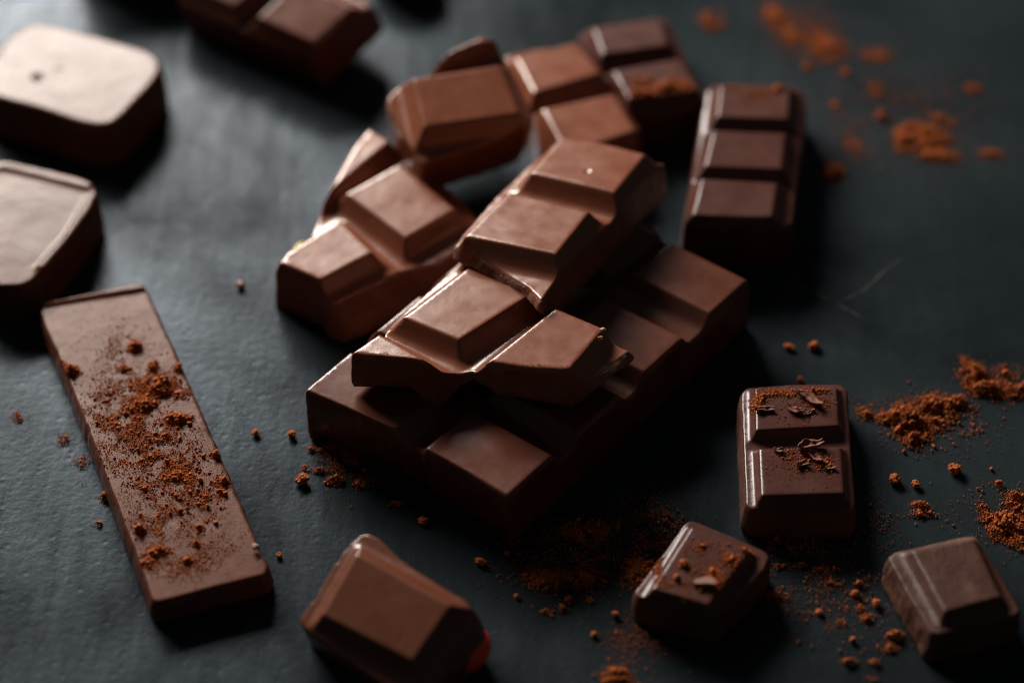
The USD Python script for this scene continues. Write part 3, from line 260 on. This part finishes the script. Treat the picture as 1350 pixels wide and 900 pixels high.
POWDER = [
    {"label": "scattered soft patches of cocoa powder across the upper right of the slate","on": None,"grain": 1.9,"seed": 1,"blobs": [[4.906,11.246,0.37,0.399,1,0.1],[6.405,11.492,0.297,0.556,0.7,0.05],[6.808,10.727,0.258,0.425,0.7,0.05],[7.498,10.214,0.549,0.599,1,0.08],[7.096,10.879,1.106,1.218,0.25,0.02],[8.655,9.916,0.437,0.268,0.8,0.05],[7.066,9.442,0.181,0.206,0.6,0.05],[7.916,9.237,0.163,0.205,0.6,0.05],[8.6,8.511,0.233,0.288,1,0.1],[8.619,7.516,0.142,0.197,1,0.1],[7.268,5.517,0.293,0.401,1.6,0.12],[7.869,6.545,0.28,0.658,0.35,0.01],[9.476,6.82,0.667,0.552,1.3,0.15],[9.983,7.376,0.389,0.28,0.8,0.08],[9.021,6.683,0.315,0.495,1,0.1],[9.795,6.136,0.487,0.271,0.9,0.08],[10.961,6.136,0.348,0.244,0.7,0.06],[10.883,8.569,0.215,0.202,0.6,0.05],[7.561,7.94,0.178,0.227,0.4,0.03],[8.953,7.657,2.482,2.536,0.06,0.02]]},
    {"label": "long heap of cocoa powder right of the two square dark piece","on": None,"grain": 1.3,"seed": 2,"blobs": [[8.092,-2.285,0.529,0.478,2.6,0.28],[8.638,-2.024,0.5,0.437,2.4,0.28],[8.209,-2.888,0.278,0.256,2.2,0.26],[9.126,-1.87,0.438,0.22,2,0.22],[9.629,-1.026,0.317,0.405,2.2,0.25],[9.846,-1.406,0.441,0.311,2,0.22],[10.546,-1.473,0.441,0.311,1.8,0.2],[10.389,-0.913,0.381,0.226,0.7,0.08],[9.479,-0.596,0.127,0.182,0.7,0.04],[7.594,-2.285,0.218,0.152,1,0.1],[8.616,-2.458,1.242,0.864,0.22,0.04],[7.252,-2.133,0.281,0.392,0.4,0.04]]},
    {"label": "mound of cocoa powder at the right edge above the scuffed square","on": None,"grain": 1.3,"seed": 3,"blobs": [[9.663,-5.16,0.448,0.44,2.6,0.2],[9.978,-4.636,0.361,0.365,2.6,0.22],[9.963,-5.459,0.387,0.357,2.2,0.18],[9.746,-4.146,0.121,0.124,1.2,0.1],[9.395,-4.717,0.15,0.122,0.9,0.06],[9.587,-4.96,0.899,0.905,0.2,0.03]]},
    {"label": "loose cocoa specks between the small dark squares at the lower right","on": None,"grain": 1.3,"seed": 4,"blobs": [[8.072,-4.717,0.21,0.162,1.6,0.14],[8.094,-4.919,0.33,0.121,0.8,0.06],[5.194,-5.597,0.148,0.099,1.2,0.1],[5.217,-6.262,0.147,0.097,1.6,0.1],[5.586,-6.243,0.147,0.077,1.2,0.08],[6.018,-6.339,0.264,0.155,0.6,0.04],[5.014,-7.009,0.32,0.151,1,0.05],[6.212,-6.628,0.205,0.268,0.5,0.04],[6.651,-7.348,0.101,0.112,1.8,0.16],[6.701,-7.572,0.173,0.112,1.2,0.1],[6.26,-7.665,0.13,0.13,1.8,0.12],[7.23,-7.997,0.172,0.129,2,0.14],[7.027,-8.29,0.185,0.146,2,0.14],[6.309,-8.634,0.199,0.09,1.5,0.1],[6.792,-8.634,0.128,0.09,1.3,0.1],[6.696,-9.01,0.127,0.071,1.3,0.1],[6.67,-6.723,0.146,0.095,0.9,0.07],[5.302,-5.16,0.597,0.4,0.35,0.04],[6.04,-6.914,1.746,1.519,0.09,0.03],[5.7,-5.755,1.036,0.314,0.3,0.03],[7.244,-5.16,0.448,0.8,0.1,0.03]]},
    {"label": "dull drift of cocoa powder before the large bar,left of the dark square","on": None,"grain": 3.4,"seed": 5,"blobs": [[0.658,-6.57,0.497,0.269,0.8,0.05],[1.534,-5.36,0.655,0.398,0.5,0.04],[1.317,-6.57,0.293,0.23,0.7,0.06],[0.876,-6.723,0.175,0.153,1,0.08],[2.495,-6.339,0.323,0.502,0.8,0.05],[2.87,-5.459,0.446,0.436,0.35,0.04],[2.801,-4.96,0.749,0.603,0.15,0.03],[0.679,-7.385,0.173,0.094,1.5,0.1],[0.94,-7.329,0.072,0.075,1,0.08],[1.059,-7.103,0.087,0.094,1.2,0.1],[1.494,-7.141,0.102,0.075,1,0.08],[1.251,-6.146,1.619,0.971,0.1,0.03],[2.361,-8.034,0.859,0.734,0.12,0.02]]},
    {"label": "small pile of cocoa powder on the bottom edge,right of centre","on": None,"grain": 1.0,"seed": 6,"blobs": [[1.977,-8.903,0.282,0.179,2.6,0.14],[2.012,-9.117,0.422,0.178,2,0.12],[2.046,-8.939,0.564,0.428,0.3,0.03]]},
    {"label": "smear of cocoa powder by the left corner of the large bar","on": None,"grain": 2,"seed": 7,"blobs": [[-3.538,-4.022,0.197,0.124,1.8,0.12],[-2.959,-4.063,0.273,0.144,1,0.05],[-3.888,-3.731,0.183,0.083,1,0.06],[-3.993,-2.674,0.139,0.15,1.4,0.1],[-4.075,-3.143,0.092,0.064,1,0.06],[-3.857,-3.185,0.108,0.063,1,0.06],[-4.198,-3.648,0.076,0.084,1,0.06],[-3.446,-3.417,0.398,0.378,1.0,0.01],[-3.615,-3.101,0.277,0.339,0.5,0.01],[-2.966,-3.898,0.395,0.207,0.6,0.01],[-2.303,-4.636,0.166,0.081,0.8,0.05],[-3.126,-3.731,0.915,0.834,0.05,0.02]]},
    {"label": "dark crumbs and dust beside the long edge of the chocolate stick","on": None,"grain": 1.5,"seed": 8,"blobs": [[-8.722,-3.48,0.184,0.21,0.8,0.08],[-8.609,-4.022,0.121,0.083,1.4,0.1],[-9.12,-2.888,0.216,0.171,0.5,0.05],[-8.103,-4.453,0.106,0.143,1.4,0.1],[-8.14,-5.16,0.119,0.06,1,0.06],[-10.122,-2.242,0.187,0.174,0.5,0.05],[-7.981,-3.939,0.213,0.621,0.3,0.04]]},
    {"label": "rusty cocoa powder in clumps along the chocolate stick","on": 12,"grain": 3.0,"seed": 9,"blobs": [[-2.256,2.148,0.203,0.179,2.2,0.16],[-2.445,2.281,0.125,0.135,1.6,0.12],[-1.007,2.866,0.158,0.137,1.8,0.14],[-1.15,2.73,0.22,0.136,0.8,0.06],[-0.433,1.728,0.404,0.353,2.4,0.22],[-0.179,1.509,0.402,0.197,2,0.16],[-0.64,1.183,0.246,0.261,2,0.14],[0.049,0.753,0.306,0.172,1.8,0.12],[-0.284,0.71,0.214,0.129,1.4,0.1],[-0.016,2.237,0.141,0.134,1.2,0.1],[-1.153,2.192,0.125,0.112,1,0.08],[-0.599,2.281,0.141,0.157,1.2,0.1],[-0.35,-2.254,0.117,0.098,2.4,0.12],[0.002,-2.254,0.117,0.098,2,0.12],[-0.032,-2.778,0.262,0.174,2.4,0.14],[-0.116,-3.085,0.203,0.154,0.9,0.05],[0.886,-1.978,0.103,0.079,1.6,0.1],[0.77,-2.156,0.132,0.079,0.7,0.05],[0.767,-2.604,0.087,0.078,1.5,0.1],[0.617,-3.028,0.13,0.096,1.3,0.08],[0.959,-0.237,0.121,0.125,1.9,0.12],[1.155,-0.957,0.105,0.102,1.9,0.12],[1.121,-1.26,0.119,0.101,1.7,0.1],[0.29,-0.814,0.389,0.205,0.9,0.06],[-0.396,-1.119,0.119,0.081,0.9,0.06],[-0.127,-0.091,0.908,1.048,0.22,0.05],[0.368,-1.321,0.891,1.213,0.14,0.05],[-0.877,0.54,0.611,1.282,0.16,0.05],[0.544,-3.18,0.867,0.421,0.22,0.02],[0.962,-1.321,0.267,0.808,0.3,0.06],[-1.538,0.967,0.461,1.083,0.14,0.04],[-1.078,0.967,0.845,1.948,0.2,0.015],[-0.004,-1.321,0.891,1.821,0.2,0.015],[-1.459,2.957,0.79,0.915,0.1,0.015],[0.935,-2.701,0.728,0.582,0.14,0.015]]},
    {"label": "band of cocoa powder on the front square of the far dark piece","on": 7,"grain": 3,"seed": 10,"blobs": [[-0.098,-1.107,0.311,0.166,2,0.14],[0.465,-0.885,0.381,0.167,2,0.14],[0.896,-0.941,0.242,0.195,1.4,0.1],[0.212,-0.717,0.695,0.28,0.4,0.04]]},
    {"label": "thin cocoa dust on the far square of the three square bar","on": 8,"grain": 3,"seed": 11,"blobs": [[0.849,2.27,0.173,0.167,1.4,0.06],[0.376,1.938,0.516,0.387,0.25,0.02],[-0.257,2.27,0.346,0.139,0.5,0.02]]},
    {"label": "thin cocoa dust over the dark square with the shard","on": 14,"grain": 2.2,"seed": 12,"blobs": [[0.284,-0.198,0.2,0.375,1,0.05],[0.595,0.216,0.23,0.19,1,0.05],[-0.315,0.084,0.129,0.094,1.6,0.07],[0.11,0.521,0.432,0.192,0.35,0.03],[-0.802,0.084,0.115,0.642,0.8,0.03],[-0.286,-0.198,0.856,0.749,0.12,0.02],[0.903,0.521,0.173,0.115,0.8,0.04],[-0.651,-0.385,0.199,0.112,1,0.05]]},
    {"label": "thin cocoa dust over the two square piece with shavings","on": 15,"grain": 2.2,"seed": 13,"blobs": [[-0.672,1.303,0.183,0.344,0.8,0.04],[-0.199,1.497,0.613,0.13,0.6,0.03],[0.546,1.26,0.305,0.172,0.5,0.03],[0.117,-0.208,0.448,0.289,0.3,0.03],[0.543,-0.454,0.238,0.205,0.7,0.04],[0.07,1.047,0.761,0.641,0.1,0.02],[-0.066,-0.617,0.743,0.611,0.1,0.02],[0.342,1.562,0.46,0.109,1,0.04]]},
    {"label": "tiny crumbs along the broken front edge of the ragged slab","on": 10,"grain": 0.5,"seed": 14,"blobs": [[-0.058,-0.733,0.148,0.068,0.8,0.02],[0.831,-0.683,0.445,0.045,0.5,0.02],[1.497,-0.765,0.148,0.068,0.7,0.02],[-1.251,-0.437,0.149,0.068,0.5,0.02],[-2.076,-0.283,0.374,0.046,0.3,0.02],[2.189,0.227,0.12,0.139,0.5,0.02]]},
]
CRUMBS = [
    {"name": "cocoa_clump","label": "rusty crumb left of the cocoa smear by the large bar","p": [-4.19,-4.043,0.0],"r": 0.161,"mat": "cocoa","stretch": 1.0,"cat": "crumb"},
    {"name": "cocoa_clump","label": "small rusty crumb between the chocolate stick and the large bar","p": [-5.228,-2.717,0.0],"r": 0.097,"mat": "cocoa","stretch": 1.0,"cat": "crumb"},
    {"name": "cocoa_clump","label": "small rusty crumb just left of the large bar","p": [-4.483,-2.76,0.0],"r": 0.105,"mat": "cocoa","stretch": 1.0,"cat": "crumb"},
    {"name": "chocolate_crumb","label": "brown crumb alone on the bright slate above the stick","p": [-5.883,1.703,0.0],"r": 0.121,"mat": "milk","stretch": 1.0,"cat": "crumb"},
    {"name": "cocoa_clump","label": "round rusty crumb below the long cocoa heap,left of its twin","p": [7.668,-4.022,0.0],"r": 0.145,"mat": "cocoa","stretch": 1.0,"cat": "crumb"},
    {"name": "cocoa_clump","label": "round rusty crumb below the long cocoa heap,right of its twin","p": [8.886,-3.752,0.0],"r": 0.153,"mat": "cocoa","stretch": 1.0,"cat": "crumb"},
    {"name": "cocoa_clump","label": "lesser rusty crumb between two round ones below the long cocoa heap","p": [8.063,-4.146,0.0],"r": 0.097,"mat": "cocoa","stretch": 1.0,"cat": "crumb"},
    {"name": "cocoa_clump","label": "small dark rusty crumb just left of the scuffed square","p": [6.571,-6.99,0.0],"r": 0.097,"mat": "cocoa","stretch": 1.0,"cat": "crumb"},
    {"name": "cocoa_clump","label": "rusty crumb close beside the left side of the scuffed square","p": [6.952,-7.235,0.0],"r": 0.105,"mat": "cocoa","stretch": 1.0,"cat": "crumb"},
    {"name": "cocoa_clump","label": "round rusty crumb alone midway between the two small squares","p": [5.848,-7.441,0.0],"r": 0.081,"mat": "cocoa","stretch": 1.0,"cat": "crumb"},
    {"name": "cocoa_clump","label": "small round crumb above the specks at the bottom,left of the scuffed square","p": [6.418,-8.107,0.0],"r": 0.073,"mat": "cocoa","stretch": 1.0,"cat": "crumb"},
    {"name": "cocoa_clump","label": "rusty crumb above the two square piece","p": [6.376,-0.184,0.0],"r": 0.113,"mat": "cocoa","stretch": 1.3,"cat": "crumb"},
    {"name": "cocoa_clump","label": "flat rusty crumb above the two square piece,left of the larger one","p": [5.846,-0.207,0.0],"r": 0.081,"mat": "cocoa","stretch": 1.6,"cat": "crumb"},
    {"name": "cocoa_clump","label": "rusty crumb touching the far end of the two square piece","p": [6.005,-1.183,0.0],"r": 0.081,"mat": "cocoa","stretch": 1.0,"cat": "crumb"},
    {"name": "cocoa_clump","label": "tiny rusty crumb beyond the near corner of the stick","p": [-4.528,-6.009,0.0],"r": 0.073,"mat": "cocoa","stretch": 1.0,"cat": "crumb"},
    {"name": "chocolate_crumb","label": "pale brown crumb below the front corner of the large bar","p": [-0.103,-5.97,0.0],"r": 0.081,"mat": "milk","stretch": 1.0,"cat": "crumb"},
    {"name": "cocoa_clump","label": "rusty crumb alone below the left corner of the dark square with the shard","p": [1.962,-7.497,0.0],"r": 0.081,"mat": "cocoa","stretch": 1.0,"cat": "crumb"},
    {"name": "cocoa_clump","label": "tiny crumb alone above the pile on the bottom edge","p": [1.547,-7.979,0.0],"r": 0.073,"mat": "cocoa","stretch": 1.0,"cat": "crumb"},
    {"name": "cocoa_clump","label": "flat brown crumb on the slate right of the near chunk","p": [-0.618,-6.184,0.0],"r": 0.097,"mat": "cocoa","stretch": 1.5,"cat": "crumb"},
    {"name": "cocoa_clump","label": "dim brown crumb between the near chunk and the large bar","p": [-1.749,-5.12,0.0],"r": 0.097,"mat": "cocoa","stretch": 1.3,"cat": "crumb"},
    {"name": "chocolate_crumb","label": "orange crumb on the right corner of the ragged slab","p": [1.805,-2.289,2.482],"r": 0.073,"mat": "filling","stretch": 1.0,"cat": "crumb"},
    {"name": "chocolate_crumb","label": "thin orange crumb below the rounder one on the ragged slab","p": [1.713,-2.431,2.389],"r": 0.065,"mat": "filling","stretch": 1.8,"cat": "crumb"},
    {"name": "chocolate_crumb","label": "tan chip on the near right corner of the chocolate stick","p": [-4.917,-6.339,0.62],"r": 0.073,"mat": "filling2","stretch": 1.4,"cat": "crumb"},
    {"name": "chocolate_shaving","label": "longest brown shaving on the far square of the two square piece","p": [6.002,-2.699,0.95],"r": 0.194,"mat": "shaving","stretch": 2.0,"cat": "shaving"},
    {"name": "chocolate_shaving","label": "curled brown shaving in the middle of the far square","p": [5.659,-2.976,0.95],"r": 0.145,"mat": "shaving","stretch": 1.7,"cat": "shaving"},
    {"name": "chocolate_shaving","label": "short dark shaving on the far square","p": [5.941,-3.062,0.95],"r": 0.081,"mat": "shaving","stretch": 1.2,"cat": "shaving"},
    {"name": "chocolate_shaving","label": "brown shaving at the left side of the far square","p": [5.066,-2.976,0.95],"r": 0.145,"mat": "shaving","stretch": 1.8,"cat": "shaving"},
    {"name": "chocolate_shaving","label": "short brown shaving at the left just below the middle groove","p": [5.254,-4.087,0.95],"r": 0.113,"mat": "shaving","stretch": 1.2,"cat": "shaving"},
    {"name": "chocolate_shaving","label": "broad brown shaving across the groove of the two square piece","p": [5.89,-4.004,0.95],"r": 0.21,"mat": "shaving","stretch": 1.7,"cat": "shaving"},
    {"name": "chocolate_shaving","label": "lumpy brown shaving in the middle of the near square","p": [5.968,-4.313,0.95],"r": 0.161,"mat": "shaving","stretch": 1.4,"cat": "shaving"},
    {"name": "chocolate_shaving","label": "lowest brown shaving on the near square","p": [5.699,-4.497,0.95],"r": 0.129,"mat": "shaving","stretch": 1.4,"cat": "shaving"},
    {"name": "chocolate_shaving","label": "pale brown fleck at the right of the near square","p": [6.227,-4.578,0.95],"r": 0.113,"mat": "shaving","stretch": 1.3,"cat": "shaving"},
    {"name": "chocolate_shard","label": "upright brown shard on the near corner of the dark square","p": [3.61,-7.552,0.95],"r": 0.177,"mat": "shaving","stretch": 1.5,"cat": "shard"},
    {"name": "cocoa_clump","label": "small rusty crumb on the left of the dark square with the shard","p": [3.092,-7.384,0.95],"r": 0.081,"mat": "cocoa","stretch": 1.0,"cat": "crumb"},
    {"name": "cocoa_clump","label": "larger rusty crumb on the upper left of the dark square with the shard","p": [3.237,-7.046,0.95],"r": 0.097,"mat": "cocoa","stretch": 1.0,"cat": "crumb"},
]
MARKS = {"scratch": [[[8.656,2.684],[8.104,2.19],[7.631,1.606],[7.016,1.174]],[[5.51,1.776],[6.322,1.655],[7.012,1.127],[7.654,0.559]]],"red": [[-1.008,-8.58],[-2.696,12.81]],"yellow": [-4.592,2.141]}

# ---------------------------------------------------------------- the slate
def slate():
    n = 160; x = np.linspace(-45, 45, n); X, Y = np.meshgrid(x, x + 5)
    Z = 0.03 * (meshkit.fbm(np.stack([X * .35, Y * .35, X * 0], -1), 3, 2) - 0.5)
    Z -= 0.016
    v = np.stack([X, Y, Z], -1).reshape(-1, 3); i = np.arange(n * n).reshape(n, n)
    f = np.vstack([np.stack([i[:-1, :-1], i[:-1, 1:], i[1:, 1:]], -1).reshape(-1, 3), np.stack([i[:-1, :-1], i[1:, 1:], i[1:, :-1]], -1).reshape(-1, 3)])
    edge = np.r_[i[0, :], i[1:, -1], i[-1, -2::-1], i[-2:0:-1, 0]]; low = v[edge] * [1, 1, 0] - [0, 0, .8]; b = len(v) + np.arange(len(edge))
    v = np.vstack([v, low]); e2, b2 = np.roll(edge, -1), np.roll(b, -1)
    f = np.vstack([f, np.stack([edge, b, e2], 1), np.stack([e2, b, b2], 1)])
    root = xform('slate_board'); tag(root, 'dark blue grey slate board under all the chocolate', None, None, 'structure')
    put(str(root.GetPath()), 'slab', v * CM, f, 'slate', smooth=40)
    for line in MARKS['scratch']:
        p = np.array(line); t = np.linspace(0, len(p) - 1, 60); c = np.stack([np.interp(t, np.arange(len(p)), p[:, i]) for i in (0, 1)], 1)
        c += 0.03 * (meshkit.fbm(np.c_[c * 3, c[:, :1]], 3, 1) - 0.5)[:, None]
        d = np.gradient(c, axis=0); d /= np.linalg.norm(d, axis=1, keepdims=True); m = np.stack([-d[:, 1], d[:, 0]], 1)
        wd = 0.026 * np.sin(np.linspace(0.1, math.pi - 0.1, 60)) * (0.6 + meshkit.noise(np.c_[c * 6, c[:, :1]]))
        v = np.c_[np.vstack([c - m * wd[:, None], c + m * wd[:, None]]), np.full(120, 0.012)]
        k = np.arange(59); f = np.vstack([np.stack([k, k + 1, k + 60], 1)[:, ::-1], np.stack([k + 1, k + 61, k + 60], 1)[:, ::-1]])
        put(str(root.GetPath()), 'scratch', v * CM, f, 'chalk')
slate()
for k, piece in enumerate(PIECES): build_piece(k, piece)

# ---------------------------------------------------------------- sweets
def lump(rng, r, sub, rough, squash=(1, 1, 1)):
    m = trimesh.creation.icosphere(sub, 1.0); v = m.vertices.copy(); s = rng.uniform(0, 50, 3)
    v *= (1 + rough * 2 * (meshkit.fbm(v * 1.6 + s, 3) - 0.5) + 0.5 * (meshkit.fbm(v * 5 + s, 2, 4) - 0.5))[:, None]
    return v * r * np.array(squash), m.faces
for i, (c, lab) in enumerate(zip(MARKS['red'], ('glossy red sweet half hidden under the near milk chunk', 'blurred red sweet cut off by the top edge'))):
    m = trimesh.creation.icosphere(4, 1.0); v = (m.vertices * [0.62, 0.62, 0.42] + [0, 0, 0.42]) * (1 + 0.5 * i)
    x = xform('red_sweet', (c[0] * CM, c[1] * CM, 0)); tag(x, lab, 'sweet'); put(str(x.GetPath()), 'sugar_shell', v * CM, m.faces, 'red', smooth=True)
m = trimesh.creation.icosphere(4, 1.0); v = m.vertices * [0.36, 0.15, 0.42] + [0, 0, 0.42]; a = math.radians(57); v = v @ np.array([[math.cos(a), math.sin(a), 0], [-math.sin(a), math.cos(a), 0], [0, 0, 1]])
c = MARKS['yellow']; x = xform('yellow_sweet', (c[0] * CM, c[1] * CM, 0)); tag(x, 'sliver of a yellow sweet behind the broken chunk left of the pile', 'sweet'); put(str(x.GetPath()), 'sugar_shell', v * CM, m.faces, 'yellow', smooth=True)

# ---------------------------------------------------------------- loose crumbs, shavings, one object each
for k, c in enumerate(CRUMBS):
    rng = np.random.default_rng(500 + k); st = c['stretch']; a = rng.uniform(-0.6, 0.6); r = c['r']
    if c['name'] in ('chocolate_shaving', 'chocolate_shard'):
        u, w = np.meshgrid(np.linspace(-1, 1, 15), np.linspace(-1, 1, 7)); s = rng.uniform(0, 9)
        taper = 1 - 0.55 * np.abs(u) ** 2; bend = rng.uniform(0.25, 0.7)
        X, Y = u * r * st * 0.75, w * r * 0.5 * taper + 0.25 * r * np.sin(2.2 * u + s)
        Z = r * (0.22 + bend * 0.5 * u * u + 0.35 * bend * w * w + 0.5 * (meshkit.fbm(np.stack([u * 2 + s, w * 2, u * 0], -1), 3) - 0.5)); th = 0.14 * r
        if c['name'] == 'chocolate_shard': Z = r * (0.35 + 0.2 * u); th = 0.35 * r
        v = np.vstack([np.stack([X, Y, Z + th], -1).reshape(-1, 3), np.stack([X, Y, Z - th], -1).reshape(-1, 3)])
        i = np.arange(105).reshape(7, 15); q = np.vstack([np.stack([i[:-1, :-1], i[:-1, 1:], i[1:, 1:]], -1).reshape(-1, 3), np.stack([i[:-1, :-1], i[1:, 1:], i[1:, :-1]], -1).reshape(-1, 3)])
        e = np.r_[i[0, :], i[1:, -1], i[-1, -2::-1], i[-2:0:-1, 0]]; e2 = np.roll(e, -1)
        f = np.vstack([q, q[:, ::-1] + 105, np.stack([e, e + 105, e2], 1), np.stack([e2, e + 105, e2 + 105], 1)])
    else:
        v, f = lump(rng, r * 0.78, 3, 0.55, (st, 1, 0.8)); v[:, 2] += 0.55 * r
    ca, sa = math.cos(a), math.sin(a)
    x = xform(c['name'], np.array(c['p']) * CM, np.array([[ca, sa, 0], [-sa, ca, 0], [0, 0, 1]]))
    tag(x, c['label'], c['cat']); put(str(x.GetPath()), 'crumb' if 'sha' not in c['name'] else 'flake', v * CM, f, c['mat'], smooth=50)

# ---------------------------------------------------------------- cocoa powder: drifts of grains and little lumps
ICO0 = trimesh.creation.icosahedron(); ICO1 = trimesh.creation.icosphere(1)
def grains(rng, P, R, shape):
    bv, bf = np.array(shape.vertices), np.array(shape.faces); n = len(P)
    v = bv[None] * rng.uniform(0.6, 1.3, (n, len(bv), 1)) * R[:, None, None] * rng.uniform(0.7, 1.3, (n, 1, 3)) + P[:, None, :]
    return v.reshape(-1, 3), (bf[None] + np.arange(n)[:, None, None] * len(bv)).reshape(-1, 3)
for pw in POWDER:
    rng = np.random.default_rng(pw['seed']); VV, FF, n0 = [], [], 0
    on = None if pw['on'] is None else PIECES[pw['on']]
    for (cx, cy, rx, ry, wt, hh) in pw['blobs']:
        area = rx * ry
        for kind in ('fine', 'lump'):
            n = int((area * wt * 6500 * pw['grain'] + 12) if kind == 'fine' else area * wt * 300 * pw['grain'] * (1 if hh > .03 else .1) + 0.5)
            n = min(n, 20000)
            if n < 1: continue
            ang = rng.uniform(0, 2 * math.pi, n); rad = np.sqrt(rng.exponential(0.42 if kind == 'fine' else 0.26, n)); q = np.c_[cx + rx * rad * np.cos(ang), cy + ry * rad * np.sin(ang)]
            clump = meshkit.fbm(np.c_[q * 4.0, np.full(n, pw['seed'])], 3, 6)
            keep = (rng.uniform(0.33, 0.58, n) < clump) | (rng.random(n) < 0.12); q, clump, rad = q[keep], clump[keep], rad[keep]; n = len(q)
            if not n: continue
            R = (rng.lognormal(-4.78, 0.42, n) if kind == 'fine' else rng.lognormal(-4.0, 0.5, n).clip(.009, .05))
            if hh < .03: R *= 0.8
            top = hh * np.exp(-rad ** 2 * 1.8) * np.clip((clump - 0.35) * 4, 0, 1)
            zz = top * rng.uniform(0.0, 1.0, n) ** (0.35 if kind == 'lump' else 0.6) + R * 0.5
            if on is not None:
                ok = shapely.contains_xy(shapely.Polygon([p[:2] for p in on['outline']]).buffer(-0.02), q[:, 0], q[:, 1]); q, R, zz = q[ok], R[ok], zz[ok]
                if not len(q): continue
                zz = zz + relief(on, q)[0]
            v, f = grains(rng, np.c_[q, zz], R, ICO0 if kind == 'fine' else ICO1)
            VV.append(v); FF.append(f + n0); n0 += len(v)
    v, f = np.vstack(VV), np.vstack(FF)
    x = xform('cocoa_powder', *(((0, 0, 0), np.eye(3)) if on is None else (np.array(on['org']) * CM, np.array(on['axes']))))
    tag(x, pw['label'], 'cocoa powder', None, 'stuff'); put(str(x.GetPath()), 'grains', v * CM, f, 'cocoa', smooth=True)
